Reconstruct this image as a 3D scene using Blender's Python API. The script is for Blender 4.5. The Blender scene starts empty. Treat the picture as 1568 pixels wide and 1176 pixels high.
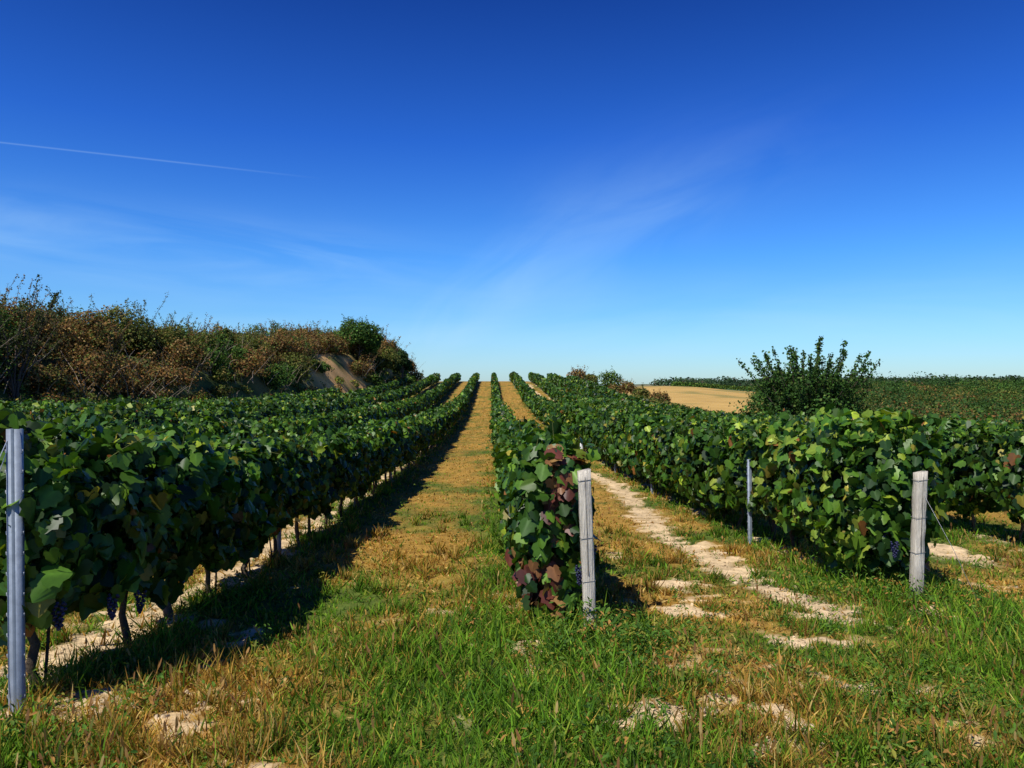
import bpy, math
import numpy as np
from mathutils import Vector
rng=np.random.default_rng(7)
EYE=1.7
# ---------------------------------------------------------------- noise
def _h(ix,iy,s):
    v=np.sin(ix*127.1+iy*311.7+s*74.7)*43758.5453
    return v-np.floor(v)
def vnoise(x,y,s=0):
    x=np.asarray(x,float);y=np.asarray(y,float)
    ix=np.floor(x);iy=np.floor(y);fx=x-ix;fy=y-iy
    fx=fx*fx*(3-2*fx);fy=fy*fy*(3-2*fy)
    a=_h(ix,iy,s);b=_h(ix+1,iy,s);c=_h(ix,iy+1,s);d=_h(ix+1,iy+1,s)
    return (a*(1-fx)+b*fx)*(1-fy)+(c*(1-fx)+d*fx)*fy
def fbm(x,y,s=0,o=4):
    t=0;a=.5;n=0
    for i in range(o):
        t=t+a*vnoise(x*2**i+i*17.3,y*2**i-i*9.1,s+i);n+=a;a*=.5
    return t/n
def sm(t):
    t=np.clip(t,0,1);return t*t*(3-2*t)
# ---------------------------------------------------------------- terrain
_py=np.array([-60,0,3.9,5.4,9.4,12.3,19,28,46,62,80,100,118,135,155,190,260,400,4000])
_pd=np.array([1.3,1.45,1.58,1.8,2.03,2.15,2.35,2.5,2.62,2.40,1.65,.55,-.3,-.75,-.6,1.5,5,9,14])
_yy=np.linspace(-60,400,1841)
_dd=np.interp(_yy,_py,_pd)
_k=np.hanning(61);_k/=_k.sum()
_ds=np.convolve(np.pad(_dd,30,mode='edge'),_k,'valid')
_ds=np.where(_yy<15,_dd*.5+_ds*.5,_ds)
_ry=np.array([-200,0,20,40,60,90,120,150,200,250,290,340,450,700,1200,2500,5000])
_rd=np.array([1.6,2.0,2.9,3.7,4.3,5.6,6.2,5.9,3.8,1.4,.3,.4,2.5,1.5,-1,-4,-8])
def bank_x(y): return -19+.1*(np.clip(y,0,140)-30)
def ground(x,y):
    x=np.asarray(x,float);y=np.asarray(y,float)
    D=np.where(y<400,np.interp(y,_yy,_ds),np.interp(y,_py,_pd))
    D=D-.42*sm((-x-3)/7)*sm((110-y)/60)
    D=D+.55*sm((x-6)/9)*sm((y-14)/20)
    s=sm((x-14)/20)
    R=np.interp(y,_ry,_rd)+ .6*(fbm(x/90,y/90,5)-.5)*np.clip(y/100,0,3)
    far=sm((y-150)/120)*sm((x/np.maximum(y,1)-.12)/.08)
    R=R+far*sm((x/np.maximum(y,1)-.22)/.16)*2.6*sm((420-y)/80)
    s=np.maximum(s*sm((260-y)/60)+s*far*sm((y-200)/60),far*s)
    D=D*(1-s)+R*s
    xb=bank_x(y)+1.2*(fbm(y/9,y*0+3,9)-.5)
    H=3.3+.022*(y-30)+1.2*(fbm(x/8,y/8,11)-.5)+.9*(fbm(x/1.6,y/1.6,12)-.5)
    b=sm((xb-x)/4.5)
    D=D-b*H*sm((135-y)/30)*sm((y+40)/30)
    D=D+(fbm(x/1.1,y/1.1,2)-.5)*.10*sm((40-y)/20)
    return EYE-D
# ---------------------------------------------------------------- rows  x, y0, y1, top, halfwidth, bottom
ROWS=[(-2.45,4.02,132,1.30,.31,.36),(.45,5.6,132,1.32,.255,.10),(3.62,6.75,132,1.44,.40,.27),
      (6.65,9.3,130,1.43,.36,.32),(9.7,11.5,130,1.43,.36,.34),(12.7,14,126,1.43,.36,.34),
      (-5.45,4.6,130,1.33,.33,.34),(-8.45,5.5,124,1.33,.33,.34),(-11.4,7,105,1.36,.33,.34),(-14.3,9,72,1.36,.33,.34),(-17.2,12,44,1.36,.33,.34)]
RX=np.array(sorted(r[0] for r in ROWS))
PATCH=[(1.0,3.75,.38,.24),(1.25,3.5,.32,.2),(.27,4.75,.10,.45),(2.1,4.15,.17,.10),(2.0,5.2,.3,.16),(1.75,7.2,.2,.35),(1.6,6.2,.2,.2),
       (-1.95,4.0,.16,.12),(3.1,5.6,.2,.12),(-1.75,5.6,.08,.25),(1.45,9,.16,.4)]
def fields(x,y):
    n1=fbm(x/1.3,y/1.3,21);n2=fbm(x/.35,y/.35,22,3);n3=fbm(x/.12,y/.12,23,2)
    soil=np.zeros_like(x)
    for rx in RX:
        if rx==.45: continue
        off=-.28 if rx<0 else -.08
        w=.34 if rx<0 else .2
        m=1-np.abs(x-rx-off)/w
        thr=.25 if rx<0 else .6
        soil=np.maximum(soil,sm((m+(n2-.5)*2.4+(n3-.5)*1.6+(n1-.5)*1.6-thr)*1.3))
    xs=2.62+.20*np.sin(y*.45)+.25*(n1-.5)
    m=1-np.abs(x-xs)/.26
    soil=np.maximum(soil,sm((m+.12+(n2-.5)*1.5+(n3-.5)*1.5+(n1-.5)*.4)*1.4)*sm((y-5.4)/.6)*sm((50-y)/12))
    m=1-np.abs(x-(5.4+.2*np.sin(y*.3)))/.35
    soil=np.maximum(soil,sm((m+(n2-.5)*1.5+(n3-.5)*1.2)*1.5)*sm((y-8)/1))
    for (px,py,a,b) in PATCH:
        q=np.sqrt(((x-px)/a)**2+((y-py)/b)**2)
        soil=np.maximum(soil,sm((1.15-q+(n2-.5)*2.6+(n3-.5)*2.2)*1.2))
    soil=np.maximum(soil,sm((n1*.35+n2*.35+n3*.3-.61)*9)*.75*sm((9-y)/3))
    dry=sm((y-5.6)/3.2)*.28+.27
    lush=np.exp(-(((x+.25)/.8)**2+((y-4.9)/1.6)**2))
    n0=fbm(x/.7+9,y/2.6,24,3)
    dry=dry-.42*lush+(n1-.5)*2.2+(n2-.5)*1.2+(n0-.5)*1.5*sm((y-5)/3)
    dry=dry+.45*np.exp(-(((x+1.5)/.6)**2+((y-4.2)/.9)**2))
    dr=np.min(np.abs(x[...,None]-RX),axis=-1)
    dry=dry-.50*np.exp(-(dr/.6)**2)
    dry=dry+.34*sm((y-14)/20)
    dry=dry+.32*np.exp(-(((x-1.9)/1.0)**2))*sm((y-4)/2)
    dry=np.clip(dry,0,1)
    tall=.5+1.1*(n1-.3)+.7*np.exp(-(dr/.35)**2)
    tall=tall+1.2*np.exp(-(((x-.62)/.35)**2+((y-5.1)/.6)**2))+.6*lush
    tall=tall+.7*np.exp(-(((x-3.5)/.6)**2))*sm((10-y)/3)
    tall=tall*(1-.5*sm((y-7)/6)*(dr>.6))
    return soil,dry,np.clip(tall,.25,2.4),n1,n2,n3
def lerp(a,b,t): return a*(1-t[...,None])+np.array(b)*t[...,None]
def ground_color(x,y):
    soil,dry,tall,n1,n2,n3=fields(x,y)
    g=np.broadcast_to(np.array([.09,.125,.022]),x.shape+(3,)).copy()
    c=lerp(g,[.36,.21,.045],dry)
    c=lerp(c,[.64,.47,.27],np.clip(soil,0,1))
    c=c*(.6+.8*n3)[...,None]
    u=x/np.maximum(y,1)
    bank=sm((bank_x(y)+.5-x)/1.5)*sm((140-y)/10)
    bc=lerp(np.broadcast_to(np.array([.08,.10,.03]),x.shape+(3,)).copy(),[.62,.36,.14],np.maximum(sm((fbm(x/3,y/5,31)-.58)*9)*sm((y-55)/15),sm((y-70)/6)*sm((94-y)/8)*sm((fbm(x/1.3,y/2,32)-.38)*6)))
    bc=bc*(.6+.8*fbm(x/.5,y/.8,34,3))[...,None]
    c=c*(1-bank[...,None])+bc*bank[...,None]
    rt=sm((x-15)/3)
    n=fbm(x/25,y/40,41)
    rc=lerp(np.broadcast_to(np.array([.10,.14,.03]),x.shape+(3,)).copy(),[.20,.18,.06],sm((n-.45)*6))
    c=c*(1-rt[...,None])+rc*rt[...,None]
    fld=sm((y-95)/12)*sm((300-y)/8)*sm((u-.13)/.03)*sm((.372-u+.03*(n-.5))/.012)*rt
    fc=np.array([.52,.33,.10])*(.75+.5*fbm(x/5,y/1.5,44))[...,None]
    fc=lerp(fc,[.22,.2,.06],sm((fbm(x/10,y/16,45)-.50)*8)*.7)
    c=c*(1-fld[...,None])+fc*fld[...,None]
    far=sm((y-300)/60)
    n=fbm(x/120,y/160,47,5)
    fc=lerp(np.broadcast_to(np.array([.07,.12,.045]),x.shape+(3,)).copy(),[.19,.17,.10],sm((n-.5)*8))
    c=c*(1-far[...,None])+fc*far[...,None]
    return c
# ---------------------------------------------------------------- mesh builder
class MB:
    def __init__(s): s.V=[];s.L=[];s.C=[];s.col=[];s.n=0
    def inst(s,tv,tf,M,P,col,shade=None):
        N=len(P)
        if N==0:return
        nv=len(tv)
        v=np.einsum('nij,vj->nvi',M,tv)+P[:,None,:]
        s.V.append(v.reshape(-1,3))
        li=np.concatenate([np.array(f) for f in tf])
        loops=(np.arange(N)*nv)[:,None]+li[None,:]+s.n
        s.L.append(loops.ravel())
        s.C.append(np.tile(np.array([len(f) for f in tf]),N))
        c=np.repeat(col[:,None,:],nv,axis=1)
        if shade is not None: c=c*shade[None,:,None]
        s.col.append(c.reshape(-1,3)); s.n+=N*nv
    def tube(s,pts,rad,sides=6,col=(.1,.08,.05),cap=True):
        pts=np.array(pts,float);rad=np.broadcast_to(rad,(len(pts),))
        tan=np.gradient(pts,axis=0);tan/=np.linalg.norm(tan,axis=1)[:,None]+1e-9
        up=np.where(np.abs(tan[:,2:3])>.9,np.array([[1.,0,0]]),np.array([[0,0,1.]]))
        a=np.cross(tan,up);a/=np.linalg.norm(a,axis=1)[:,None]+1e-9
        b=np.cross(tan,a)
        th=np.arange(sides)*2*math.pi/sides
        v=pts[:,None,:]+rad[:,None,None]*(a[:,None,:]*np.cos(th)[None,:,None]+b[:,None,:]*np.sin(th)[None,:,None])
        s.V.append(v.reshape(-1,3));K=len(pts)
        i=np.arange(K-1)[:,None]*sides;j=np.arange(sides)[None,:];j2=(j+1)%sides
        q=np.stack([i+j,i+j2,i+sides+j2,i+sides+j],-1).reshape(-1,4)+s.n
        s.L.append(q.ravel());s.C.append(np.full(len(q),4))
        if cap:
            s.L.append(np.arange(sides)+s.n+(K-1)*sides);s.C.append(np.array([sides]))
        s.col.append(np.broadcast_to(np.array(col,float),(K*sides,3)).copy());s.n+=K*sides
    def raw(s,v,f,col):
        v=np.array(v,float);s.V.append(v)
        for q in f: s.L.append(np.array(q)+s.n);s.C.append(np.array([len(q)]))
        col=np.array(col,float)
        s.col.append(np.broadcast_to(col,(len(v),3)).copy());s.n+=len(v)
    def build(s,name,mats,smooth=False,parent=None):
        V=np.concatenate(s.V);L=np.concatenate(s.L).astype(np.int32);C=np.concatenate(s.C).astype(np.int32)
        col=np.concatenate(s.col)
        me=bpy.data.meshes.new(name)
        me.vertices.add(len(V));me.vertices.foreach_set('co',V.astype(np.float32).ravel())
        me.loops.add(len(L));me.loops.foreach_set('vertex_index',L)
        me.polygons.add(len(C))
        st=np.concatenate([[0],np.cumsum(C)[:-1]]).astype(np.int32)
        me.polygons.foreach_set('loop_start',st)
        me.polygons.foreach_set('loop_total',C)
        if smooth: me.polygons.foreach_set('use_smooth',np.ones(len(C),bool))
        me.update(calc_edges=True)
        at=me.color_attributes.new('Col','FLOAT_COLOR','POINT')
        c4=np.ones((len(V),4),np.float32);c4[:,:3]=np.clip(col,0,1);at.data.foreach_set('color',c4.ravel())
        me.materials.append(mats)
        ob=bpy.data.objects.new(name,me);bpy.context.scene.collection.objects.link(ob)
        if parent: ob.parent=parent
        return ob
def empty(name):
    e=bpy.data.objects.new(name,None);bpy.context.scene.collection.objects.link(e);return e
def nrm(v): return v/(np.linalg.norm(v,axis=-1,keepdims=True)+1e-9)
def frames(nv,td,scale):
    n=nrm(nv);t=nrm(td-n*np.sum(td*n,axis=1,keepdims=True));b=np.cross(t,n)
    M=np.stack([b,t,n],axis=-1)
    return M*np.reshape(scale,(-1,1,1))
# ---------------------------------------------------------------- materials
def newmat(name):
    m=bpy.data.materials.new(name);m.use_nodes=True;nt=m.node_tree
    for n in list(nt.nodes): nt.nodes.remove(n)
    return m,nt,nt.nodes.new,nt.links.new
def leafmat(name,rough=.42,trans=.3,spec=.5,tcol=(1.5,1.6,.5)):
    m,nt,N,L=newmat(name)
    o=N('ShaderNodeOutputMaterial');a=N('ShaderNodeAttribute');a.attribute_name='Col'
    p=N('ShaderNodeBsdfPrincipled');p.inputs['Roughness'].default_value=rough
    p.inputs['Specular IOR Level'].default_value=spec
    no=N('ShaderNodeTexNoise');no.inputs['Scale'].default_value=35;no.inputs['Detail'].default_value=2
    g=N('ShaderNodeNewGeometry');L(g.outputs['Position'],no.inputs['Vector'])
    mr=N('ShaderNodeMapRange');mr.inputs[3].default_value=.75;mr.inputs[4].default_value=1.25;L(no.outputs['Fac'],mr.inputs[0])
    v=N('ShaderNodeVectorMath');v.operation='SCALE';L(a.outputs['Color'],v.inputs[0]);L(mr.outputs[0],v.inputs['Scale'])
    L(v.outputs[0],p.inputs['Base Color'])
    t=N('ShaderNodeBsdfTranslucent');v2=N('ShaderNodeVectorMath');v2.operation='MULTIPLY';v2.inputs[1].default_value=tcol
    L(v.outputs[0],v2.inputs[0]);L(v2.outputs[0],t.inputs['Color'])
    mx=N('ShaderNodeMixShader');mx.inputs[0].default_value=trans
    L(p.outputs[0],mx.inputs[1]);L(t.outputs[0],mx.inputs[2]);L(mx.outputs[0],o.inputs[0])
    return m
def solidmat(name,rough=.85,nscale=20,amt=.5,bump=.3,metal=0,stretch=(1,1,1),spec=.3):
    m,nt,N,L=newmat(name)
    o=N('ShaderNodeOutputMaterial');a=N('ShaderNodeAttribute');a.attribute_name='Col'
    p=N('ShaderNodeBsdfPrincipled');p.inputs['Roughness'].default_value=rough;p.inputs['Metallic'].default_value=metal
    p.inputs['Specular IOR Level'].default_value=spec
    g=N('ShaderNodeNewGeometry');mp=N('ShaderNodeMapping');mp.inputs['Scale'].default_value=stretch
    L(g.outputs['Position'],mp.inputs[0])
    no=N('ShaderNodeTexNoise');no.inputs['Scale'].default_value=nscale;no.inputs['Detail'].default_value=6;no.inputs['Roughness'].default_value=.65
    L(mp.outputs[0],no.inputs['Vector'])
    mr=N('ShaderNodeMapRange');mr.inputs[1].default_value=.25;mr.inputs[2].default_value=.75
    mr.inputs[3].default_value=1-amt;mr.inputs[4].default_value=1+amt;L(no.outputs['Fac'],mr.inputs[0])
    v=N('ShaderNodeVectorMath');v.operation='SCALE';L(a.outputs['Color'],v.inputs[0]);L(mr.outputs[0],v.inputs['Scale'])
    L(v.outputs[0],p.inputs['Base Color'])
    b=N('ShaderNodeBump');b.inputs['Strength'].default_value=bump;b.inputs['Distance'].default_value=.03
    L(no.outputs['Fac'],b.inputs['Height']);L(b.outputs[0],p.inputs['Normal']);L(p.outputs[0],o.inputs[0])
    return m
M_vine=leafmat('vine_leaf_mat',.44,.24,.32,(1.5,1.55,.4))
M_grass=leafmat('grass_mat',.65,.33,.12,(1.35,1.35,.5))
M_bush=leafmat('bush_leaf_mat',.7,.22,.15,(1.3,1.3,.6))
M_ground=solidmat('ground_mat',.95,14,.35,.8,spec=.1)
M_bark=solidmat('bark_mat',.9,30,.5,.8,spec=.15)
M_metal=solidmat('galvanised_metal_mat',.6,18,.25,.1,metal=.25)
M_wood=solidmat('weathered_wood_mat',.85,16,.38,.8,stretch=(5,5,.3),spec=.2)
M_wire=solidmat('wire_mat',.4,10,.1,.0,metal=.8)
M_grape=solidmat('grape_mat',.45,60,.3,.0)
# ---------------------------------------------------------------- ground sheet
def axis(segs):
    out=[]
    for a,b,st in segs: out.append(np.arange(a,b,st))
    out.append([segs[-1][1]]);return np.concatenate(out)
gx=axis([(-4000,-600,400),(-600,-100,50),(-100,-30,4),(-30,-8,.8),(-8,-4,.2),(-4,6,.05),(6,12,.2),(12,40,.8),(40,200,4),(200,800,30),(800,4000,200)])
gy=axis([(-400,-40,60),(-40,0,4),(0,2.5,.25),(2.5,10,.05),(10,20,.14),(20,60,.5),(60,170,1.2),(170,400,4),(400,1000,30),(1000,5000,200)])
X,Y=np.meshgrid(gx,gy)
Z=ground(X,Y)
soil,dry,tall,n1,n2,n3=fields(X,Y)
Z=Z+np.where(Y<12,(n2-.5)*.05+(n3-.5)*.03,0)
COL=ground_color(X,Y)
mb=MB();mb.V.append(np.stack([X,Y,Z],-1).reshape(-1,3));mb.n=X.size
W=len(gx);H=len(gy)
i=np.arange(H-1)[:,None]*W;j=np.arange(W-1)[None,:]
q=np.stack([i+j,i+j+1,i+W+j+1,i+W+j],-1).reshape(-1,4)
mb.L.append(q.ravel());mb.C.append(np.full(len(q),4));mb.col.append(COL.reshape(-1,3))
mb.build('ground',M_ground,smooth=True)
# ---------------------------------------------------------------- grass
def pick(pal,w,N):
    pal=np.array(pal);idx=rng.choice(len(pal),N,p=np.array(w)/sum(w));return pal[idx]
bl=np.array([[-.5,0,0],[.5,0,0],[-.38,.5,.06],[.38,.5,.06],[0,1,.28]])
blf=[[0,1,3,2],[2,3,4]]
CG=[[.15,.31,.02],[.10,.22,.018],[.22,.37,.028],[.06,.13,.016],[.30,.35,.04]];CD=[[.62,.38,.08],[.48,.25,.045],[.74,.53,.18],[.32,.16,.04],[.34,.32,.04]]
mb=MB()
def blades(x,y,d,isdry,ln,wd,lo,hi,shade):
    N=len(x)
    c=np.where(isdry[:,None],pick(CD,[4,3,2,1.8,2.2],N),pick(CG,[4,4,2.6,2.2,1.6],N))*rng.uniform(.65,1.2,(N,1))*shade[:,None]
    az=rng.uniform(0,2*math.pi,N);tilt=rng.uniform(lo,hi,N)
    tip=np.stack([np.cos(az)*np.sin(tilt),np.sin(az)*np.sin(tilt),np.cos(tilt)],-1)
    side=nrm(np.cross(tip,np.stack([rng.normal(size=N),rng.normal(size=N),rng.normal(size=N)*.2],-1)))
    nn=np.cross(side,tip)
    M=np.stack([side*wd[:,None],tip*ln[:,None],nn*ln[:,None]],-1)
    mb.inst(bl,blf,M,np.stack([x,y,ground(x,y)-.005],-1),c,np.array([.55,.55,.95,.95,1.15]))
N=400000
d=np.exp(rng.uniform(np.log(2.4),np.log(80),N));u=rng.uniform(-1,.95,N)
x=u*d;y=d
soil,dry,tall,n1,n2,n3=fields(x,y)
tuft=fbm(x/.09,y/.09,29,2)
keep=(rng.random(N)>np.clip(soil*.98,0,.92))&(x>bank_x(y)-1)&(x<20)&(rng.random(N)<.2+.9*n2+.5*(tuft-.4))
x,y,d,dry,tall,n1,n2,soil,tuft=[a[keep] for a in (x,y,d,dry,tall,n1,n2,soil,tuft)]
N=len(x)
isdry=rng.random(N)<np.clip(dry*.95+.12+soil*.5,0,.93)
ln=np.where(isdry,.05,.075)*tall*rng.uniform(.5,1.6,N)*(1+.02*d)*(.5+1.0*tuft)
wd=(.0048+.0011*d)*rng.uniform(.6,1.5,N)
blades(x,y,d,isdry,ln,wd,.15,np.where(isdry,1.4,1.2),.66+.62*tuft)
# longer tufts
n=1500;d=np.exp(rng.uniform(np.log(2.7),np.log(13),n));x=rng.uniform(-.95,.95,n)*d;y=d
s_=fields(x,y);k=(s_[0]<.45)&(fbm(x/.7,y/.7,37)>.44);x,y,d,dd0=x[k],y[k],d[k],s_[1][k];n=len(x);K=34
hgt=rng.uniform(.08,.2,n);sp_=rng.uniform(.02,.06,n)
X_=np.repeat(x,K)+rng.normal(size=n*K)*np.repeat(sp_,K);Y_=np.repeat(y,K)+rng.normal(size=n*K)*np.repeat(sp_,K)
isd=rng.random(n*K)<np.repeat(np.clip(dd0*1.1+.05,0,.9),K)
blades(X_,Y_,np.repeat(d,K),isd,np.repeat(hgt,K)*rng.uniform(.5,1.2,n*K),(.0045+.0009*np.repeat(d,K))*rng.uniform(.6,1.3,n*K),.05,.95,np.repeat(rng.uniform(.65,1.05,n),K))
n=6000;d=np.exp(rng.uniform(np.log(2.6),np.log(18),n));x=rng.uniform(-.95,.95,n)*d;y=d
s_=fields(x,y);k=(s_[0]<.5)&(fbm(x/.8,y/.8,33)>.52);x,y,d=x[k],y[k],d[k];n=len(x)
hh=rng.uniform(.06,.19,n);az=rng.uniform(0,6.28,n);tl=rng.uniform(.05,.6,n)
tip=np.stack([np.cos(az)*np.sin(tl),np.sin(az)*np.sin(tl),np.cos(tl)],-1)
side=nrm(np.cross(tip,rng.normal(size=(n,3))));nn=np.cross(side,tip)
ww=.0026+.0005*d
st=np.array([[-.5,0,0],[.5,0,0],[-.4,.7,.03],[.4,.7,.03],[-1.5,.76,.05],[1.5,.76,.05],[-1.1,.93,.09],[1.1,.93,.09],[0,1,.12]])
mb.inst(st,[[0,1,3,2],[2,3,5,4],[4,5,7,6],[6,7,8]],np.stack([side*ww[:,None],tip*hh[:,None],nn*hh[:,None]],-1),np.stack([x,y,ground(x,y)-.005],-1),
  pick([[.42,.24,.08],[.26,.13,.05],[.22,.24,.05],[.48,.34,.13]],[3,3,2.4,1],n)*rng.uniform(.7,1.2,(n,1)))
mb.build('grass',M_grass)
def icos(sub=2):
    import bmesh
    bm=bmesh.new();bmesh.ops.create_icosphere(bm,subdivisions=sub,radius=1)
    v=np.array([p.co[:] for p in bm.verts]);f=[[w.index for w in p.verts] for p in bm.faces];bm.free();return v,f
iv1,if1=icos(1)
n=90000;d=np.exp(rng.uniform(np.log(2.6),np.log(16),n));x=rng.uniform(-.9,.9,n)*d;y=d
s_=fields(x,y);k=(s_[0]>.3)&(rng.random(n)<.8);x,y,d=x[k],y[k],d[k];n=len(x)
M=frames(rng.normal(size=(n,3)),rng.normal(size=(n,3)),np.ones(n))*(rng.uniform(.3,1.1,(n,1,3)))*(rng.pareto(2.6,(n,1,1)).clip(0,5)*.006+.004)
mb=MB();mb.inst(iv1*(1+.18*rng.normal(size=(len(iv1),1))),if1,M,np.stack([x,y,ground(x,y)+.006],-1),np.array([[.60,.46,.29]])*rng.uniform(.5,1.15,(n,1)))
mb.build('soil_clods',M_ground)
# broadleaf weeds
mb=MB()
lf=np.array([[0,0,0],[.20,.35,.05],[.15,.75,.03],[0,1,-.08],[-.15,.75,.03],[-.20,.35,.05]])
lff=[[0,1,2,3],[0,3,4,5]]
NW=6500
d=np.exp(rng.uniform(np.log(2.6),np.log(18),NW));u=rng.uniform(-.95,.95,NW)
x=u*d;y=d
soil,dry,tall,n1,n2,n3=fields(x,y)
nn1=fbm(x/.6,y/.6,77)
dens=sm((nn1-.44)*7)*.5+.6*np.exp(-(((x-.65)/.4)**2+((y-5.1)/.8)**2))+.4*sm((x-.6)/1)*sm((6.5-y)/1)*sm((nn1-.4)*4)
dr=np.min(np.abs(x[:,None]-RX),axis=1);dens=dens+.8*np.exp(-(dr/.38)**2)
dens=dens*np.where((x<.3)&(x>-1.4),.3,1)
k=rng.random(NW)<dens*(1-.6*soil);x,y,nn1=x[k],y[k],nn1[k]
ex=rng.normal(.72,.28,150);ey=rng.normal(5.0,.35,150)
fx=rng.normal(3.45,.4,110);fy=rng.normal(6.6,.5,110)
x=np.concatenate([x,ex,fx]);y=np.concatenate([y,ey,fy])
NP=len(x);K=20
hp=rng.uniform(.04,.16,NP)*(1+1.2*np.exp(-(((x-.65)/.5)**2+((y-5.1)/.7)**2))+.9*np.exp(-(((x-3.4)/.7)**2+((y-7)/1.2)**2)))
px=np.repeat(x,K);py=np.repeat(y,K);hh=np.repeat(hp,K)
az=rng.uniform(0,2*math.pi,NP*K);hfr=rng.random(NP*K);rad=hh*.5*rng.random(NP*K)
P=np.stack([px+np.cos(az)*rad,py+np.sin(az)*rad,ground(px,py)+hh*hfr],-1)
nv=np.stack([np.cos(az)*.6,np.sin(az)*.6,np.ones(NP*K)],-1)+rng.normal(size=(NP*K,3))*.35
td=np.stack([np.cos(az),np.sin(az),rng.normal(size=NP*K)*.5+.2],-1)
base=pick([[.09,.19,.025],[.055,.125,.02],[.14,.24,.035],[.26,.25,.04],[.42,.22,.06]],[4,4,2.6,1.6,1.5],NP)
c=np.repeat(base,K,axis=0)*rng.uniform(.7,1.3,(NP*K,1))
mb.inst(lf,lff,frames(nv,td,rng.uniform(.016,.04,NP*K)*(.8+hh*2)),P,c)
mb.build('weeds',M_grass)
# ---------------------------------------------------------------- vine leaves
half=[(0,0),(.15,-.16),(.37,-.12),(.50,.08),(.42,.22),(.51,.42),(.31,.54),(.20,.74),(0,.90)]
tv=[]
def lz(a,b): return -.30*abs(a)-.5*max(0,b-.35)**2-.25*a*a
for (a,b) in half: tv.append([a,b,lz(a,b)])
for (a,b) in half[1:-1]: tv.append([-a,b,lz(a,b)])
tv=np.array(tv);tv[:,1]-=.3
VL=tv*1.12
n8=len(half)
VLF=[[0,1,2,3,4,5,6,7,8],[0,8]+[n8+k for k in range(6,-1,-1)]]
VSH=np.array([1.45]+[1,.9,.85,1,.85,1,.9]+[1.1]+[1,.9,.85,1,.85,1,.9])
Q=np.array([[0,-.5,0],[.5,-.05,-.12],[.18,.3,-.04],[0,.55,-.05],[-.18,.3,-.04],[-.5,-.05,-.12]]);QF=[[0,1,2,3],[0,3,4,5]]
BINS=[(0,9,.090),(9,16,.102),(16,26,.13),(26,42,.175),(42,65,.22),(65,95,.28),(95,135,.34)]
VP=[[.043,.110,.011],[.022,.064,.009],[.066,.145,.014],[.115,.22,.018],[.25,.33,.026],[.33,.28,.04],[.24,.10,.025]]
REDS=[[.15,.045,.03],[.24,.11,.045],[.09,.03,.022],[.30,.17,.06]]
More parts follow.
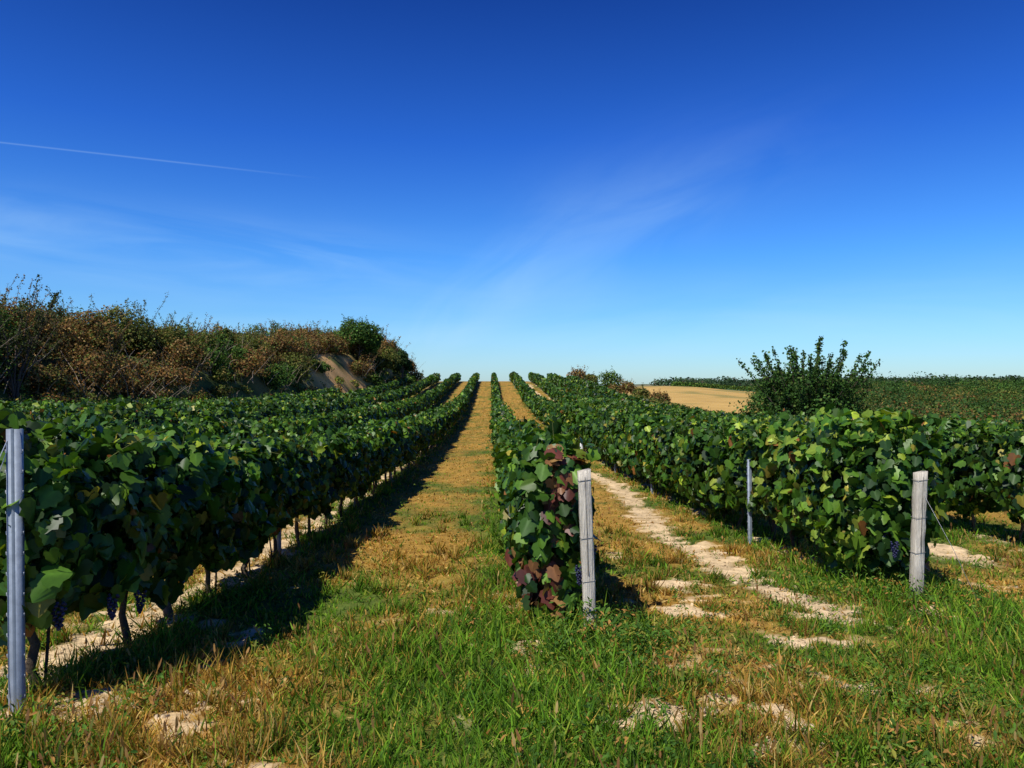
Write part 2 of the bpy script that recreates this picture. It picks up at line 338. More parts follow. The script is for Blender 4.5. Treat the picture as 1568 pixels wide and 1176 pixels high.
for ri,(rx,y0,y1,top,hw,bot) in enumerate(ROWS):
    par=empty('vine_row' if ri==0 else 'vine_row.%03d'%ri)
    mb=MB();core=MB();wood=MB()
    near=ri in (0,1,2,3,6)
    for (a,b,s) in BINS:
        a=max(a,y0);b=min(b,y1)
        if b<=a: continue
        cnt=int((b-a)*3.0*1.65/(.55*s*s))
        if ri in (7,8,9,10): cnt=int(cnt*.75)
        y=rng.uniform(a,b,cnt)
        th=rng.uniform(0,2*math.pi,cnt)
        fq=max(1,s/.12)
        bul=.56+.54*fbm(y/.5+ri*13,th*1.3,50+ri,3)+.44*vnoise(y/(.17*fq)+ri,th*3.2/fq,64)
        bul=bul*(.84+.38*vnoise(y/1.1,ri*3.3+y*0,60))
        inner=rng.random(cnt)<.18
        rr=np.where(inner,np.sqrt(rng.random(cnt)),1-np.abs(rng.normal(size=cnt))*.12)*bul
        ct=np.cos(th);st=np.sin(th)
        px=np.sign(ct)*np.abs(ct)**.75*rr*hw
        hc=(top+bot)/2;hh=(top-bot)/2
        tmod=1+.18*(vnoise(y/.6,y*0+ri,70)-.5)+.14*(vnoise(y/2.2,y*0+ri,73)-.5)
        pz=hc+np.sign(st)*np.abs(st)**.8*rr*hh*tmod
        lowcut=bot+.50*(vnoise(y/.4,y*0+ri*7,72)-.38)
        pz=np.where(pz<lowcut,lowcut+rng.uniform(0,.28,cnt),pz)
        endf=sm((y-y0+.25)/.6)*.35+.65
        px=px*endf
        P=np.stack([rx+px+.05*np.sin(y*1.3+ri),y,ground(rx+0*y,y)+pz],-1)
        nv=np.stack([ct*1.0,rng.normal(size=cnt)*.3-.25*(rng.random(cnt)),st*.7+.35],-1)+rng.normal(size=(cnt,3))*.65
        td=np.stack([ct*.3,rng.normal(size=cnt)*.5,-np.ones(cnt)],-1)+rng.normal(size=(cnt,3))*.4
        pal=pick(VP,[6,6,4,2.6,.8,.30,.16],cnt)
        cl=fbm(y/.9+ri*5,pz/.7,80)
        c=pal*rng.uniform(.5,1.45,(cnt,1))*(.35+1.15*cl)[:,None]
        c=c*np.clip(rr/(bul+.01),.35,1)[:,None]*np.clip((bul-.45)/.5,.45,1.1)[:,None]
        if ri==2:
            lit=rng.random(cnt)<.16*sm((12-y)/4); c[lit]=pick([[.19,.28,.03],[.26,.32,.04]],[1,1],lit.sum())
        if ri==1:
            red=(rng.random(cnt)<.65*np.exp(-((y-5.8)/.6)**2)*(((pz<.55)&(px<.03))|((pz>.75)&(px>-.04)&(px<.18)&(pz<1.3))))
            c[red]=pick(REDS,[2,2,2,1],red.sum())
        sc=s*rng.uniform(.5,1.5,cnt)
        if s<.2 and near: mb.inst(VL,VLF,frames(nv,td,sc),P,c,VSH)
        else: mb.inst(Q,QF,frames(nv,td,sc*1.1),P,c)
    ns=int((min(y1,60)-y0)*(10 if near else 5));K=7
    sy=y0+(min(y1,60)-y0)*rng.random(ns)**1.4;sx=rng.normal(size=ns)*hw*.55;sl=rng.uniform(.10,.42,ns)*(.45+vnoise(sy/.7,sy*0+ri,75))
    dx_=rng.normal(size=ns)*.5;dy_=rng.normal(size=ns)*.5
    f=(np.arange(K)+.5)/K
    PX=(rx+sx)[:,None]+dx_[:,None]*sl[:,None]*f*1.0
    PY=sy[:,None]+dy_[:,None]*sl[:,None]*f
    PZ=(ground(rx+0*sy,sy)+top-.12)[:,None]+sl[:,None]*(f-.35*f*f*np.abs(dx_)[:,None]*2)
    P=np.stack([PX.ravel(),PY.ravel(),PZ.ravel()],-1)+rng.normal(size=(ns*K,3))*.02
    dd_=np.repeat(sy,K)
    sc=(.09+.0022*np.clip(dd_-9,0,80))*np.tile(1.1-.65*f,ns)*rng.uniform(.7,1.2,ns*K)
    c=pick(VP,[4,3,5,4,1.2,.4,.1],ns*K)*rng.uniform(.8,1.35,(ns*K,1))
    mb.inst(VL if near else Q,VLF if near else QF,frames(rng.normal(size=(ns*K,3))+np.array([0,-.2,.5]),rng.normal(size=(ns*K,3))+np.array([0,0,-.5]),sc),P,c)
    for q in range(ns):
        if sy[q]<14: wood.tube(np.stack([PX[q],PY[q],PZ[q]],-1),np.linspace(.004,.0015,K),4,(.12,.14,.04),cap=False)
    cnt=640
    a=rng.uniform(0,2*math.pi,cnt);r=np.sqrt(rng.random(cnt))
    py=y0+rng.uniform(-.14,.28,cnt)
    px=np.cos(a)*r*hw*.95;pz=(top+bot)/2+np.sin(a)*r*(top-bot)/2*1.0
    P=np.stack([rx+px,py,ground(rx+0*py,py)+pz],-1)
    nv=np.stack([np.cos(a)*r*.7,-np.ones(cnt),.4+.4*np.sin(a)],-1)+rng.normal(size=(cnt,3))*.6
    td=np.stack([np.zeros(cnt),np.zeros(cnt),-np.ones(cnt)],-1)+rng.normal(size=(cnt,3))*.4
    c=pick(VP,[6,5,4,2,.7,.3,.3],cnt)*rng.uniform(.5,1.35,(cnt,1))
    if ri==1:
        red=(rng.random(cnt)<.62)&(((pz<.55)&(px<.05))|((pz>.75)&(pz<1.32)&(px>-.05)&(px<.15)))
        c[red]=pick(REDS,[2,2,2,1],red.sum())
    mb.inst(VL,VLF,frames(nv,td,.090*rng.uniform(.55,1.5,cnt)),P,c,VSH)
    mb.build('leaves',M_vine,parent=par)
    ys=np.arange(y0+.7,y1,.6)
    if len(ys)>2:
        sec=[];K=10
        for k in range(K):
            t=2*math.pi*k/K
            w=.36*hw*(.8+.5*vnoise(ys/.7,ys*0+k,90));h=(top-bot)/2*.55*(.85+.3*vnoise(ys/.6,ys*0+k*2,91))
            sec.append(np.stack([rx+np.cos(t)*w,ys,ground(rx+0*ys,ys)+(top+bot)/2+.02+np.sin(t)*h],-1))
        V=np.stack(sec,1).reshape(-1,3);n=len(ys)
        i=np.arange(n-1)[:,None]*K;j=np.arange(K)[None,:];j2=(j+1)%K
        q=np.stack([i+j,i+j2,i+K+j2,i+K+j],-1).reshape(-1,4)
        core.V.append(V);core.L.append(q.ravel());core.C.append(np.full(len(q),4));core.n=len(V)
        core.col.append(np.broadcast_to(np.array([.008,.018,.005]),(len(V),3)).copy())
        core.build('dark_filler_core',M_bark,parent=par)  # opaque dark hull added inside the canopy to block light, replacing inner leaves
    yt=y0+.28
    while yt<min(y1,46):
        tx=rx+rng.normal()*.04;zb=float(ground(tx,yt))
        k=7;hs=np.linspace(-.03,.75,k)
        wx=np.cumsum(rng.normal(size=k))*.022;wy=np.cumsum(rng.normal(size=k))*.03
        r=np.linspace(.026,.014,k)*rng.uniform(.8,1.25)*(1+.12*rng.normal(size=k))
        wood.tube(np.stack([tx+wx,yt+wy,zb+hs],-1),r,7,np.array([.13,.10,.07])*rng.uniform(.6,1.3))
        if rng.random()<.6 and yt<20:
            wood.tube(np.stack([tx+np.linspace(.02,.02+rng.normal()*.05,4),yt+np.linspace(0,rng.normal()*.15,4)+.03,zb+np.linspace(-.02,.7,4)],-1),.009,5,(.05,.04,.03))
        yt+=rng.uniform(.8,1.15)
    if y0<46 and len(wood.V): wood.build('trunks',M_bark,smooth=True,parent=par)
    wr=MB();ys=np.arange(y0-.02,min(60,y1),1.0)
    for h in (.55,.85,1.15):
        wr.tube(np.stack([rx+0*ys,ys,ground(rx+0*ys,ys)+h],-1),.0022,4,(.35,.36,.37))
    wr.build('trellis_wires',M_wire,parent=par)
# ---------------------------------------------------------------- posts
def metal_post(name,x,y,h,lean=(0,0),w=.055,sc=1):
    mb=MB();zb=float(ground(x,y))-.12;H=h+.12
    t=.004;d=.038
    prof=[(-w/2,0),(w/2,0),(w/2,d),(w/2-.014,d),(w/2-.014,d-t),(w/2-t,d-t),(w/2-t,t),(-w/2+t,t),(-w/2+t,d-t),(-w/2+.014,d-t),(-w/2+.014,d),(-w/2,d)]
    K=len(prof);lv=[0,H]
    V=[[x+p[0]+lean[0]*z/H,y+p[1]+lean[1]*z/H,zb+z] for z in lv for p in prof]
    F=[[k,(k+1)%K,K+(k+1)%K,K+k] for k in range(K)]+[list(range(K,2*K))]
    mb.raw(V,F,(.25,.29,.35))
    rv=[[x+a+lean[0]*z/H,y-.006 if abs(a)<.004 else y+.001+lean[1]*z/H,zb+z] for z in lv for a in (-.010,0,.010)]
    mb.raw(rv,[[0,1,4,3],[1,2,5,4]],(.20,.24,.30))
    for k in range(int(h/.1)):
        z=.2+k*.1
        for sg in (-1,1):
            cx=x+sg*(w/2+.003)+lean[0]*z/H
            mb.tube([[cx,y+.012,zb+z],[cx+sg*.008,y+.012,zb+z+.006],[cx+sg*.008,y+.012,zb+z+.02]],.0025,5,(.3,.32,.35))
    return mb.build(name,M_metal)
def wood_post(name,x,y,h,lean,w=.085,cut=.02):
    mb=MB();zb=float(ground(x,y))-.15;H=h+.15
    ch=.008;prof=[]
    for (sx,sy) in [(-1,-1),(1,-1),(1,1),(-1,1)]:
        a=(sx*(w/2-ch),sy*w/2);b=(sx*w/2,sy*(w/2-ch))
        prof+= [b,a] if sx*sy>0 else [a,b]
    K=8;lv=np.linspace(0,H,14);V=[];C=[]
    for i,z in enumerate(lv):
        wob=1+.025*rng.normal();off=rng.normal(size=2)*.0015
        for p in prof:
            zz=z+(cut*(p[0]/w)+rng.normal()*.002 if i==13 else 0)
            V.append([x+p[0]*wob+off[0]+lean[0]*z/H,y+p[1]*wob+off[1]+lean[1]*z/H,zb+zz])
            g=rng.uniform(.85,1.1)*(.75 if z<.3 else 1)
            C.append([.68*g,.61*g,.50*g])
    F=[]
    for i in range(13):
        for k in range(K): F.append([i*K+k,i*K+(k+1)%K,(i+1)*K+(k+1)%K,(i+1)*K+k])
    F.append([13*K+k for k in range(K)])
    mb.V.append(np.array(V))
    for q in F: mb.L.append(np.array(q)+mb.n);mb.C.append(np.array([len(q)]))
    mb.col.append(np.array(C));mb.n+=len(V)
    for z in (.55,.85,H-.07):
        if z>H: continue
        lx=x+lean[0]*z/H;ly=y+lean[1]*z/H
        r=w/2+.003
        mb.tube([[lx-r,ly-r,zb+z],[lx+r,ly-r,zb+z+.01],[lx+r,ly+r,zb+z],[lx-r,ly+r,zb+z],[lx-r,ly-r,zb+z+.004]],.002,5,(.3,.29,.27))
    mb.raw([[x-.003+lean[0]*.5,y-w/2*1.09+lean[1]*.5,zb+H*.45],[x+.003+lean[0]*.5,y-w/2*1.09+lean[1]*.5,zb+H*.45],
            [x+.002+lean[0]*.97,y-w/2*1.09+lean[1]*.97,zb+H*.97],[x-.001+lean[0]*.97,y-w/2*1.09+lean[1]*.97,zb+H*.97]],[[0,1,2,3]],(.20,.17,.13))
    return mb.build(name,M_wood)
metal_post('metal_trellis_post',-2.32,3.84,1.40,(-.015,0),.062)
wood_post('wooden_post',.70,5.38,1.17,(-.055,-.02))
wood_post('wooden_post',3.64,6.55,1.09,(.03,-.03),.088)
for (px,py,hh) in [(3.28,9.7,1.08),(-2.45,9.0,1.3),(-2.45,14,1.3),(3.35,16,1.35),(.45,11,1.3),(3.4,21,1.35),(-2.45,19,1.35),(6.65,14,1.4),(3.62,29,1.5),(6.65,24,1.5),(9.7,20,1.5),(9.7,32,1.6)]:
    metal_post('metal_trellis_post',px,py,hh,(rng.normal()*.02,0),.045)
mb=MB()
zt=float(ground(3.62,6.62))
mb.tube([[3.66,6.55,zt+1.0],[3.76,6.2,zt+.5],[3.84,5.9,float(ground(3.84,5.9))-.02]],.0022,5,(.25,.25,.25))
mb.build('guy_wire',M_wire)
mb=MB();zt=float(ground(-2.4,3.9))
mb.tube([[-2.36,3.84,zt+1.35],[-2.55,3.6,zt+.6],[-2.68,3.35,zt]],.0025,5,(.6,.6,.6))
mb.tube([[-2.36,3.84,zt+1.30],[-2.53,3.7,zt+.6],[-2.7,3.55,zt]],.0025,5,(.5,.5,.5))
mb.build('guy_wire',M_wire)
mb=MB();zb=float(ground(3.1,27));a=np.linspace(0,.5,5)
mb.tube(np.stack([3.15+0*a,27+0*a,zb+a],-1),[.09,.09,.085,.07,.03],10,(.75,.76,.78));mb.build('vine_guard',M_wood,smooth=True)
iv,ifc=icos(2)
for gi,(x,y,h) in enumerate([(-2.2,4.0,.52),(-2.1,4.35,.5),(.72,5.5,.62),(.62,5.42,.5),(3.45,6.7,.6),(3.3,6.9,.55),(3.5,6.62,.48),(-2.15,4.8,.45)]):
    mb=MB();n=34;z=np.linspace(0,1,n);a=np.arange(n)*2.4
    r=.035*(1-z)**.5*np.sqrt(rng.uniform(.3,1,n))
    P=np.stack([x+np.cos(a)*r,y+np.sin(a)*r,float(ground(x,y))+h-z*.13],-1)
    M=np.eye(3)[None]*rng.uniform(.0085,.0105,(n,1,1))
    mb.inst(iv,ifc,M,P,np.array([[.018,.02,.06]])*rng.uniform(.6,1.6,(n,1)))
    mb.build('grape_cluster',M_grape,smooth=True)
# ---------------------------------------------------------------- shrubs & trees
def puff(mb,cx,cy,cz,rx,ry,rz,n,ls,pal,w,seed=0,lo=-.35,up=.25,rag=.12):
    v=rng.normal(size=(n,3));v=nrm(v);v[:,2]=np.where(v[:,2]<lo,-v[:,2],v[:,2])
    az=np.arctan2(v[:,1],v[:,0])
    b=.50+.72*fbm(az*1.6+seed*3.1+cx,v[:,2]*2.4+cy,seed%50,3)+.30*vnoise(az*4.5+seed,v[:,2]*6,seed%31)
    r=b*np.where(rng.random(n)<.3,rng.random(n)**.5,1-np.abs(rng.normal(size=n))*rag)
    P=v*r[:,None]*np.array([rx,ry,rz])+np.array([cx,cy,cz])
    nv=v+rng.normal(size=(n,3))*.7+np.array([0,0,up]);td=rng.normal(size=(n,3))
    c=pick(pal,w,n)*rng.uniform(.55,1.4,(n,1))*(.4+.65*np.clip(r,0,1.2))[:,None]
    mb.inst(Q,QF,frames(nv,td,ls*rng.uniform(.6,1.4,n)),P,c)
def shoots(mb,wd,cx,cy,cz,n,L,ls,pal,w,spread=.5,r0=.8,dens=9):
    for k in range(n):
        a=rng.uniform(0,2*math.pi);o=rng.uniform(0,r0)
        p0=np.array([cx+math.cos(a)*o,cy+math.sin(a)*o,cz])
        dr=np.array([math.cos(a)*spread*rng.random(),math.sin(a)*spread*rng.random(),1.0]);ll=L*rng.uniform(.5,1.2)
        t=np.linspace(0,1,6)[:,None];pts=p0+dr*t*ll+np.cumsum(rng.normal(size=(6,3)),0)*.03*ll
        wd.tube(pts,np.linspace(.02,.006,6),4,(.12,.09,.06))
        m=int(dens*ll/ls*.35)+3;tt=rng.random(m)
        P=np.stack([np.interp(tt,t[:,0],pts[:,q]) for q in range(3)],-1)+rng.normal(size=(m,3))*ls*.6
        mb.inst(Q,QF,frames(rng.normal(size=(m,3)),rng.normal(size=(m,3)),ls*rng.uniform(.5,1.1,m)),P,pick(pal,w,m)*rng.uniform(.7,1.3,(m,1)))
RUST=[[.20,.09,.028],[.26,.15,.04],[.14,.08,.03],[.12,.14,.03],[.32,.21,.08]]
OLIV=[[.095,.125,.022],[.16,.16,.033],[.06,.09,.018],[.21,.16,.045]]
GREEN=[[.050,.12,.018],[.075,.15,.023],[.034,.07,.014],[.14,.20,.03]]
mb=MB();wd=MB()
yy=14.
while yy<118:
    depth=[.6,2.6,5.0,8.0,11.5]
    for k,of in enumerate(depth):
        cy=yy+rng.uniform(-1.3,1.3);cx=float(bank_x(cy))-of+rng.uniform(-.8,.8)
        z=float(ground(cx,cy))
        n0=float(fbm(cx/4+3,cy/4,101))+(.03 if k>=2 else -.01)
        if k==0 and (rng.random()<.25 or 74<cy<90): continue
        if k==1 and 77<cy<87: continue
        sz=rng.uniform(.8,1.6)*(1 if k<2 else 1.15)*(.62 if k==0 else 1)
        if cy<22: sz*=.9
        if k in (1,2) and 74<cy<92: sz*=.75
        pal,w=(RUST,[3,3,3,3,1.5]) if n0>.50 else ((OLIV,[3,3,2,1]) if n0>.43 else (GREEN,[3,3,2,1]))
        ls=.062+.0012*cy
        n=int(1050*(.15/ls)**1.2*sz**1.6)
        sh=.75 if rng.random()<.5 else 1.15
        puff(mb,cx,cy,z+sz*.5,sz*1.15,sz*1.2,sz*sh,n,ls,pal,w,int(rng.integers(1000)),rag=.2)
        for e_ in range(3):
            p2=pal if rng.random()<.5 else (OLIV if rng.random()<.6 else RUST)
            q=rng.uniform(.35,.65)
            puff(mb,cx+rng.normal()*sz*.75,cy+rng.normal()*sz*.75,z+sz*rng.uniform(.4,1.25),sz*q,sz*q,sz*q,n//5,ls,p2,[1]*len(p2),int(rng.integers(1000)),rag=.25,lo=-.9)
        shoots(mb,wd,cx,cy,z+sz*.7,10 if k>=2 else 4,1.3*sz,ls*.8,pal,w,.9,sz)
        for q in range(16 if k<2 else 3):
            a=rng.uniform(0,6.28);p0=np.array([cx+rng.normal()*.8,cy+rng.normal()*.8,z-.1])
            dr=np.array([math.cos(a)*.7,math.sin(a)*.7,1])*rng.uniform(1,2.0)*sz
            t=np.linspace(0,1,5)[:,None]
            pts=p0+dr*t+np.array([0,0,-.35])*t*t*sz+np.cumsum(rng.normal(size=(5,3)),0)*.08
            wd.tube(pts,np.linspace(.022,.008,5),4,np.array([.30,.24,.18])*rng.uniform(.5,1.3),cap=False)
    yy+=2.3
for k in range(340):
    cy=rng.uniform(16,112);cx=float(bank_x(cy))+rng.uniform(-1.8,.9);z=float(ground(cx,cy));s=rng.uniform(.25,.5)
    if 76<cy<88 and rng.random()<.5: continue
    pal=[[.16,.20,.04],[.12,.17,.03],[.36,.28,.08],[.42,.30,.05]] if rng.random()<.6 else OLIV
    puff(mb,cx,cy,z+s*.3,s*1.5,s*1.8,s*.8,110,.06+.001*cy,pal,[3,3,1.5,.8],k)
th=empty('hillside_shrubs')
mb.build('foliage',M_bush,parent=th);wd.build('stems',M_bark,parent=th)
def tree(name,x,y,h,crown,n,ls,pal,w,sink=0,lobes=9,mat=None,cone=False,sparse=False):
    par=empty(name);z=float(ground(x,y))-sink
    L=MB();T=MB()
    k=7;t=np.linspace(0,1,k)
    tr=np.stack([x+np.cumsum(rng.normal(size=k))*.03*h*.3,y+np.cumsum(rng.normal(size=k))*.03*h*.3,z+t*h*.75],-1)
    T.tube(tr,np.linspace(.045,.015,k)*h*.55,8,(.10,.08,.06))
    for i in range(lobes):
        a=i*2.4+rng.normal()*.3;f=rng.uniform(.3,1)
        if cone: rr=crown*(1.05-f)*.75
        else: rr=crown*.62*math.sqrt(max(.05,1-(2*f-1.1)**2*.8))
        c=np.array([x+math.cos(a)*rr,y+math.sin(a)*rr,z+h*(.35+.5*f)])
        s=tr[min(k-1,int(f*4)+1)]
        mid=(s+c)/2+rng.normal(size=3)*.1*h*.2
        T.tube([s,mid,c],[.02*h*.5,.013*h*.5,.005*h*.5],6,(.10,.08,.06))
        q=crown*rng.uniform(.34,.5)*(.7 if cone else 1)
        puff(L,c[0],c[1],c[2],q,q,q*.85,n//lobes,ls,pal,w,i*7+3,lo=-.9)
        if not cone: shoots(L,T,c[0],c[1],c[2]+q*.3,4,q*1.1,ls*.9,pal,w,.6,q*.5)
    L.build('crown',M_bush,parent=par);T.build('trunk',M_bark,smooth=True,parent=par)
def at(px,dd): return (px-752)/1185*dd
tree('tree',at(552,92),92,4.9,2.7,9000,.18,GREEN,[3,3,2,1],lobes=14)
tree('tree',at(616,100),100,5.2,2.0,5000,.2,[[.025,.055,.014],[.035,.07,.018]],[1,1],lobes=12,cone=True)
tree('tree',at(588,97),97,4.2,2.0,4500,.2,OLIV,[3,3,2,1],lobes=10)
par=empty('sparse_tree');L=MB();T=MB();x0=at(35,34);z0=float(ground(x0,34))
for k in range(18):
    a=rng.uniform(0,6.28);t=np.linspace(0,1,7)[:,None];hh=rng.uniform(2.8,4.8)
    pts=np.array([x0,34,z0])+np.array([math.cos(a)*1.7,math.sin(a)*1.7,hh])*t**np.array([[1.3,1.3,1]])+np.cumsum(rng.normal(size=(7,3)),0)*.07
    T.tube(pts,np.linspace(.05,.01,7),5,(.09,.07,.06))
    for q in range(9):
        f=rng.uniform(.4,1);p=np.array([np.interp(f,t[:,0],pts[:,i]) for i in range(3)])
        shoots(L,T,p[0],p[1],p[2],1,.6,.09,[[.05,.08,.02],[.07,.07,.02]],[1,1],1.2,.05,dens=18)
L.build('leaves',M_bush,parent=par);T.build('branches',M_bark,parent=par)
# fruit tree: dense body with long upright leafy shoots fanning out
par=empty('fruit_tree');L=MB();T=MB();d0=33.;x0=at(1245,d0);z0=float(ground(x0,d0))
T.tube([[x0,d0,z0-.1],[x0+.03,d0,z0+.5],[x0,d0,z0+1.0]],[.14,.11,.10],9,(.10,.08,.06))
palT=[[.040,.10,.018],[.055,.13,.022],[.026,.058,.012],[.11,.17,.032]];wT=[3,3,2,1]
topz=EYE+2.05
for k in range(70):
    spike=k<28
    a=k*2.4+rng.normal()*.2;f=math.sqrt(((k%28)+.5)/28) if spike else math.sqrt(rng.random());sp=f*(3.0 if spike else 2.5)
    zt=topz-(f**2)*1.0-rng.random()*.45 if spike else topz-.75-f*f*.9-rng.random()*.5
    t=np.linspace(0,1,9)
    pts=np.stack([x0+math.cos(a)*sp*t**.9,d0+math.sin(a)*sp*t**.9,z0+.9+(zt-z0-.9)*t**1.15],-1)+np.cumsum(rng.normal(size=(9,3)),0)*.035
    T.tube(pts,np.linspace(.05,.008,9),5,(.09,.07,.05))
    m=230;tt=rng.uniform(.1,1,m)**.75
    sprd=.24*np.clip(.78-tt,0,1)**.8+(.05 if spike else .11)
    P=np.stack([np.interp(tt,t,pts[:,q]) for q in range(3)],-1)+rng.normal(size=(m,3))*sprd[:,None]*np.array([1.2,1.2,1])
    c=pick(palT,wT,m)*rng.uniform(.6,1.35,(m,1))*(.55+.5*tt)[:,None]
    L.inst(Q,QF,frames(rng.normal(size=(m,3))+np.array([0,0,.4]),rng.normal(size=(m,3)),.105*rng.uniform(.6,1.3,m)),P,c)
    for q in range(2):
        f2=rng.uniform(.4,.72);p=np.array([np.interp(f2,t,pts[:,i]) for i in range(3)])
        e=p+np.array([rng.normal()*.5,rng.normal()*.5,rng.uniform(.25,.6)])
        T.tube([p,(p+e)/2+rng.normal(size=3)*.04,e],[.015,.01,.005],4,(.09,.07,.05))
        mm=45;g=rng.random((mm,1));PP=p+(e-p)*g+rng.normal(size=(mm,3))*.045
        L.inst(Q,QF,frames(rng.normal(size=(mm,3)),rng.normal(size=(mm,3)),.095*rng.uniform(.6,1.2,mm)),PP,pick(palT,wT,mm)*rng.uniform(.7,1.3,(mm,1)))
for k in range(18):
    a=k*2.4;r=2.5*math.sqrt(k/18)
    puff(L,x0+math.cos(a)*r,d0+math.sin(a)*r,z0+1.35+rng.uniform(-.3,.7),.8,.75,.8,360,.11,palT,wT,k*5,lo=-.9)
L.build('leaves',M_bush,parent=par);T.build('branches',M_bark,parent=par)
def bushobj(name,x,y,s,pal,w,ls,sq=1.0,n=1400,tw=10):
    par=empty(name);L=MB();T=MB();z=float(ground(x,y))
    for q in range(4):
        ox,oy=rng.normal(size=2)*s*.45
        puff(L,x+ox,y+oy,z+s*.5*sq+rng.uniform(-.1,.35)*s,s*.75,s*.75,s*.7*sq,n//4,ls,pal,w,int(rng.integers(999)),lo=-.6)
        T.tube([[x,y,z-.1],[x+ox*.5,y+oy*.5,z+s*.4],[x+ox,y+oy,z+s*.9]],[.06,.04,.02],5,(.1,.08,.06))
    shoots(L,T,x,y,z+s*.8*sq,tw,s*.9,ls*.8,pal,w,.9,s*.6)
    L.build('foliage',M_bush,parent=par);T.build('stems',M_bark,parent=par)
for (px,dd,s,P_,ls) in [(885,128,1.9,RUST,.24),(935,122,2.2,GREEN,.24),(905,126,1.4,OLIV,.24),(960,112,1.4,RUST,.22),(985,105,1.4,OLIV,.22),(1008,100,1.2,RUST,.22)]:
    bushobj('shrub',at(px,dd),dd,s,P_,[1]*len(P_),ls)
mb=MB()
for k in range(560):
    dd=rng.uniform(45,300);px=rng.uniform(1165,1800)
    x=at(px,dd)
    if x<19: continue
    n0=float(fbm(x/20,dd/25,131))
    pal,w=(RUST,[2,2,2,5,.6]) if n0>.60 else ((OLIV,[3,3,2,1]) if n0>.48 else (GREEN,[3,3,2,1]))
    s=rng.uniform(.6,2.0)*(1+dd/250)
    if rng.random()<.14: s*=1.5;pal,w=[[.03,.07,.014],[.045,.095,.02]],[1,1]
    z=float(ground(x,dd));ls=.10+.0014*dd
    puff(mb,x,dd,z+s*.35,s*1.3,s*1.3,s*.85,330,ls,pal,w,k)
mb.build('scrub_thicket',M_bush)
# dark hedgerow trees in front of the horizon on the right
mb=MB();wd=MB()
for k in range(120):
    px=rng.uniform(1175,1900);dd=rng.uniform(300,335);x=at(px,dd)
    if float(vnoise(px/45,0*px,171))<.42: continue
    s=rng.uniform(1.8,4.0);z=float(ground(x,dd))
    wd.tube([[x,dd,z-.2],[x,dd,z+s]],[.3,.15],6,(.08,.06,.05))
    puff(mb,x,dd,z+s*.8,s*.9,s*.9,s*.9,240,.75,[[.028,.06,.018],[.042,.085,.022],[.08,.09,.03]],[3,3,.8],k,lo=-.9)
th=empty('hedgerow');mb.build('foliage',M_bush,parent=th);wd.build('trunks',M_bark,parent=th)
mb=MB()
for k in range(150):
    dd=rng.uniform(18,100);x=15.2+rng.uniform(0,5)+dd*.03
    s=rng.uniform(.3,.8);z=float(ground(x,dd))
    puff(mb,x,dd,z+s*.3,s*1.3,s*1.3,s*.7,120,.12+.0012*dd,OLIV,[1,1,1,1],k)
mb.build('field_edge_bushes',M_bush)
mb=MB()
for r in range(7):
    dd=292+r*9
    xs=np.arange(at(1035,dd),at(1165,dd),2.2)
    for x in xs:
        z=float(ground(x,dd));puff(mb,x,dd,z+.9,1.5,.8,1.0,26,.6,GREEN,[1,1,1,1],int(x)%97)
mb.build('distant_vineyard',M_bush)
mb=MB()
for k in range(800):
    dd=rng.uniform(420,1500);px=rng.uniform(1010,1900);x=at(px,dd)
    if float(fbm(x/90,dd/120,151))<.46: continue
    s=rng.uniform(3,8)*(dd/700)**.4;z=float(ground(x,dd))
    puff(mb,x,dd,z+s*.3,s*1.6,s*1.5,s*.95,90,1.1+dd*.001,[[.04,.08,.035],[.055,.095,.04],[.11,.10,.06]],[3,3,1],k)
mb.build('distant_woods',M_bush)
# ---------------------------------------------------------------- world
sc=bpy.context.scene
w=bpy.data.worlds.new("World");sc.world=w;w.use_nodes=True
nt=w.node_tree;N=nt.nodes.new;Lk=nt.links.new
for n in list(nt.nodes): nt.nodes.remove(n)
tosun=Vector((-.64,-.77,0)).normalized();el=math.radians(53)
sky=N('ShaderNodeTexSky');sky.sky_type='NISHITA';sky.sun_disc=False;sky.sun_elevation=el;sky.sun_rotation=math.atan2(tosun.x,tosun.y)
sky.air_density=1.0;sky.dust_density=.3;sky.ozone_density=2.5
def mth(op,a,b=None,c=None,clamp=False):
    n=N('ShaderNodeMath');n.operation=op;n.use_clamp=clamp
    for i,v in enumerate((a,b,c)):
        if v is None: continue
        if isinstance(v,(int,float)): n.inputs[i].default_value=v
        else: Lk(v,n.inputs[i])
    return n.outputs[0]
tc=N('ShaderNodeTexCoord');sp=N('ShaderNodeSeparateXYZ');Lk(tc.outputs['Generated'],sp.inputs[0])
dx,dy,dz=sp.outputs
ys=mth('MAXIMUM',dy,.02);U=mth('DIVIDE',dx,ys);Vv=mth('DIVIDE',dz,ys)
fr=mth('GREATER_THAN',dy,.05)
rp=N('ShaderNodeValToRGB');Lk(dz,rp.inputs[0])
e=rp.color_ramp.elements;e[0].position=0;e[0].color=(.64,.90,1.2,1);e[1].position=.5;e[1].color=(.045,.20,.72,1)
for p,cc in ((.06,(.50,.88,1.3,1)),(.16,(.29,.75,1.40,1)),(.3,(.13,.46,1.25,1))):
    q=rp.color_ramp.elements.new(p);q.color=cc
mu=N('ShaderNodeMix');mu.data_type='RGBA';mu.blend_type='MULTIPLY';mu.inputs[0].default_value=1;mu.clamp_result=False
Lk(sky.outputs[0],mu.inputs[6]);Lk(rp.outputs[0],mu.inputs[7])
cb=N('ShaderNodeCombineXYZ');Lk(U,cb.inputs[0]);Lk(Vv,cb.inputs[1])
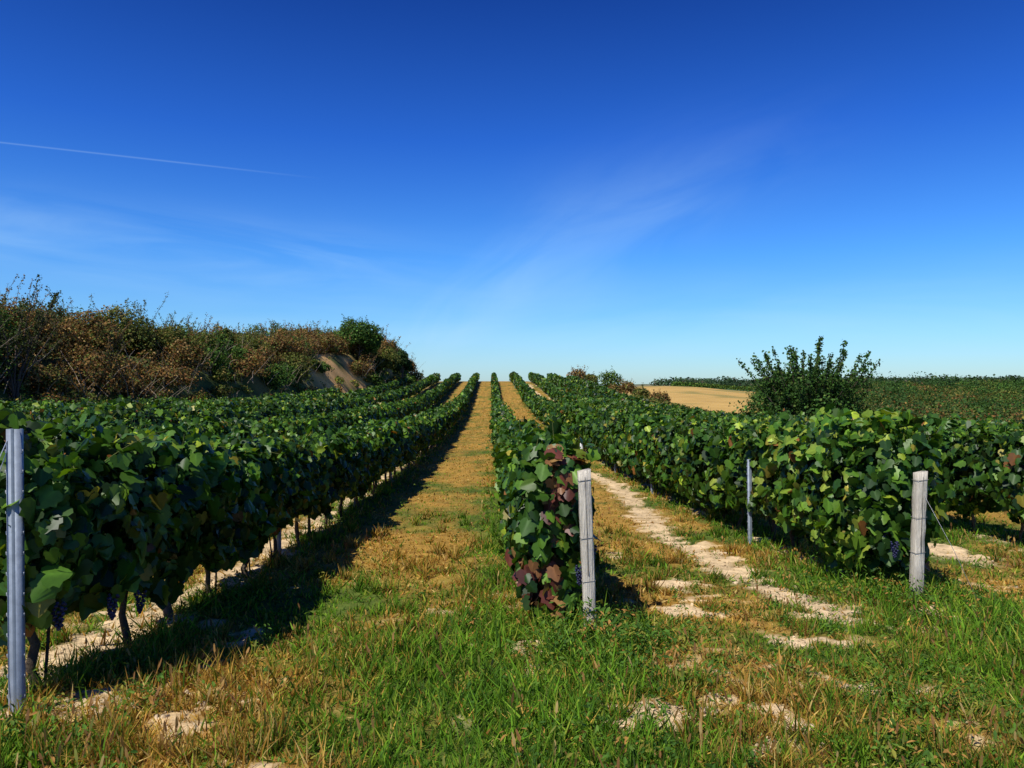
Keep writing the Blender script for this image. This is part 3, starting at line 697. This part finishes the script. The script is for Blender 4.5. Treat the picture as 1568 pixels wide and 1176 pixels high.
def cirrus(rot,scl,u0,v0,width,amp,seed,ulo,uhi):
    mp=N('ShaderNodeMapping');mp.vector_type='TEXTURE';mp.inputs['Rotation'].default_value=(0,0,math.radians(rot))
    mp.inputs['Location'].default_value=(u0,v0,0);Lk(cb.outputs[0],mp.inputs[0])
    s=N('ShaderNodeSeparateXYZ');Lk(mp.outputs[0],s.inputs[0])
    m2=N('ShaderNodeMapping');m2.inputs['Scale'].default_value=scl;m2.inputs['Location'].default_value=(seed,0,0);Lk(mp.outputs[0],m2.inputs[0])
    no=N('ShaderNodeTexNoise');no.inputs['Scale'].default_value=1;no.inputs['Detail'].default_value=7;no.inputs['Roughness'].default_value=.52;no.inputs['Distortion'].default_value=.8
    Lk(m2.outputs[0],no.inputs['Vector'])
    g=mth('EXPONENT',mth('MULTIPLY',mth('POWER',mth('ABSOLUTE',mth('DIVIDE',s.outputs[1],width)),2),-1))
    a=N('ShaderNodeMapRange');a.interpolation_type='SMOOTHSTEP';a.inputs[1].default_value=ulo;a.inputs[2].default_value=ulo+.2;Lk(s.outputs[0],a.inputs[0])
    b=N('ShaderNodeMapRange');b.interpolation_type='SMOOTHSTEP';b.inputs[1].default_value=uhi;b.inputs[2].default_value=uhi-.35;Lk(s.outputs[0],b.inputs[0])
    nz=N('ShaderNodeMapRange');nz.inputs[1].default_value=.38;nz.inputs[2].default_value=.72;Lk(no.outputs['Fac'],nz.inputs[0])
    return mth('MULTIPLY',mth('MULTIPLY',mth('MULTIPLY',g,nz.outputs[0]),mth('MULTIPLY',a.outputs[0],b.outputs[0])),amp)
c1=cirrus(30,(4,13,1),.02,.12,.055,.24,3,-.3,.45)
c2=cirrus(-6,(3,20,1),-.4,.17,.045,.28,9,-.6,.5)
c3=cirrus(2,(2.5,14,1),.1,.06,.06,.22,15,-.9,.9)
c4=cirrus(18,(3,10,1),.25,.27,.06,.08,25,-.35,.35)
ln_=mth('SUBTRACT',Vv,mth('ADD',mth('MULTIPLY',mth('ADD',U,.22),-.106),.266))
ct=mth('EXPONENT',mth('MULTIPLY',mth('POWER',mth('ABSOLUTE',mth('DIVIDE',ln_,.0010)),2),-1))
fd=N('ShaderNodeMapRange');fd.inputs[1].default_value=-.215;fd.inputs[2].default_value=-.40;fd.inputs[3].default_value=0;fd.inputs[4].default_value=.15;Lk(U,fd.inputs[0])
ct=mth('MULTIPLY',ct,fd.outputs[0])
tot=mth('MULTIPLY',mth('ADD',mth('ADD',c1,c2),mth('ADD',mth('ADD',c3,c4),ct)),fr,clamp=True)
mx=N('ShaderNodeMix');mx.data_type='RGBA';mx.clamp_result=False;Lk(tot,mx.inputs[0]);Lk(mu.outputs[2],mx.inputs[6]);mx.inputs[7].default_value=(4.6,6.9,9.0,1)
bg=N('ShaderNodeBackground');bg.inputs[1].default_value=.115;Lk(mx.outputs[2],bg.inputs[0])
wo=N('ShaderNodeOutputWorld');Lk(bg.outputs[0],wo.inputs[0])
sl=bpy.data.lights.new('sun','SUN');sl.energy=5.0;sl.angle=math.radians(.5);sl.color=(1,.96,.86)
so=bpy.data.objects.new('sun',sl);sc.collection.objects.link(so)
dv=Vector((tosun.x*math.cos(el),tosun.y*math.cos(el),math.sin(el)))
so.rotation_euler=dv.to_track_quat('Z','Y').to_euler()
cam=bpy.data.cameras.new('camera');cam.sensor_width=36;cam.lens=27.2;cam.clip_end=9000;cam.clip_start=.05
co=bpy.data.objects.new('camera',cam);sc.collection.objects.link(co)
co.location=(0,0,EYE);co.rotation_euler=(math.radians(90.1),0,math.radians(-1.55));sc.camera=co
sc.view_settings.view_transform='Standard';sc.view_settings.look='None';sc.view_settings.exposure=0
print('done')
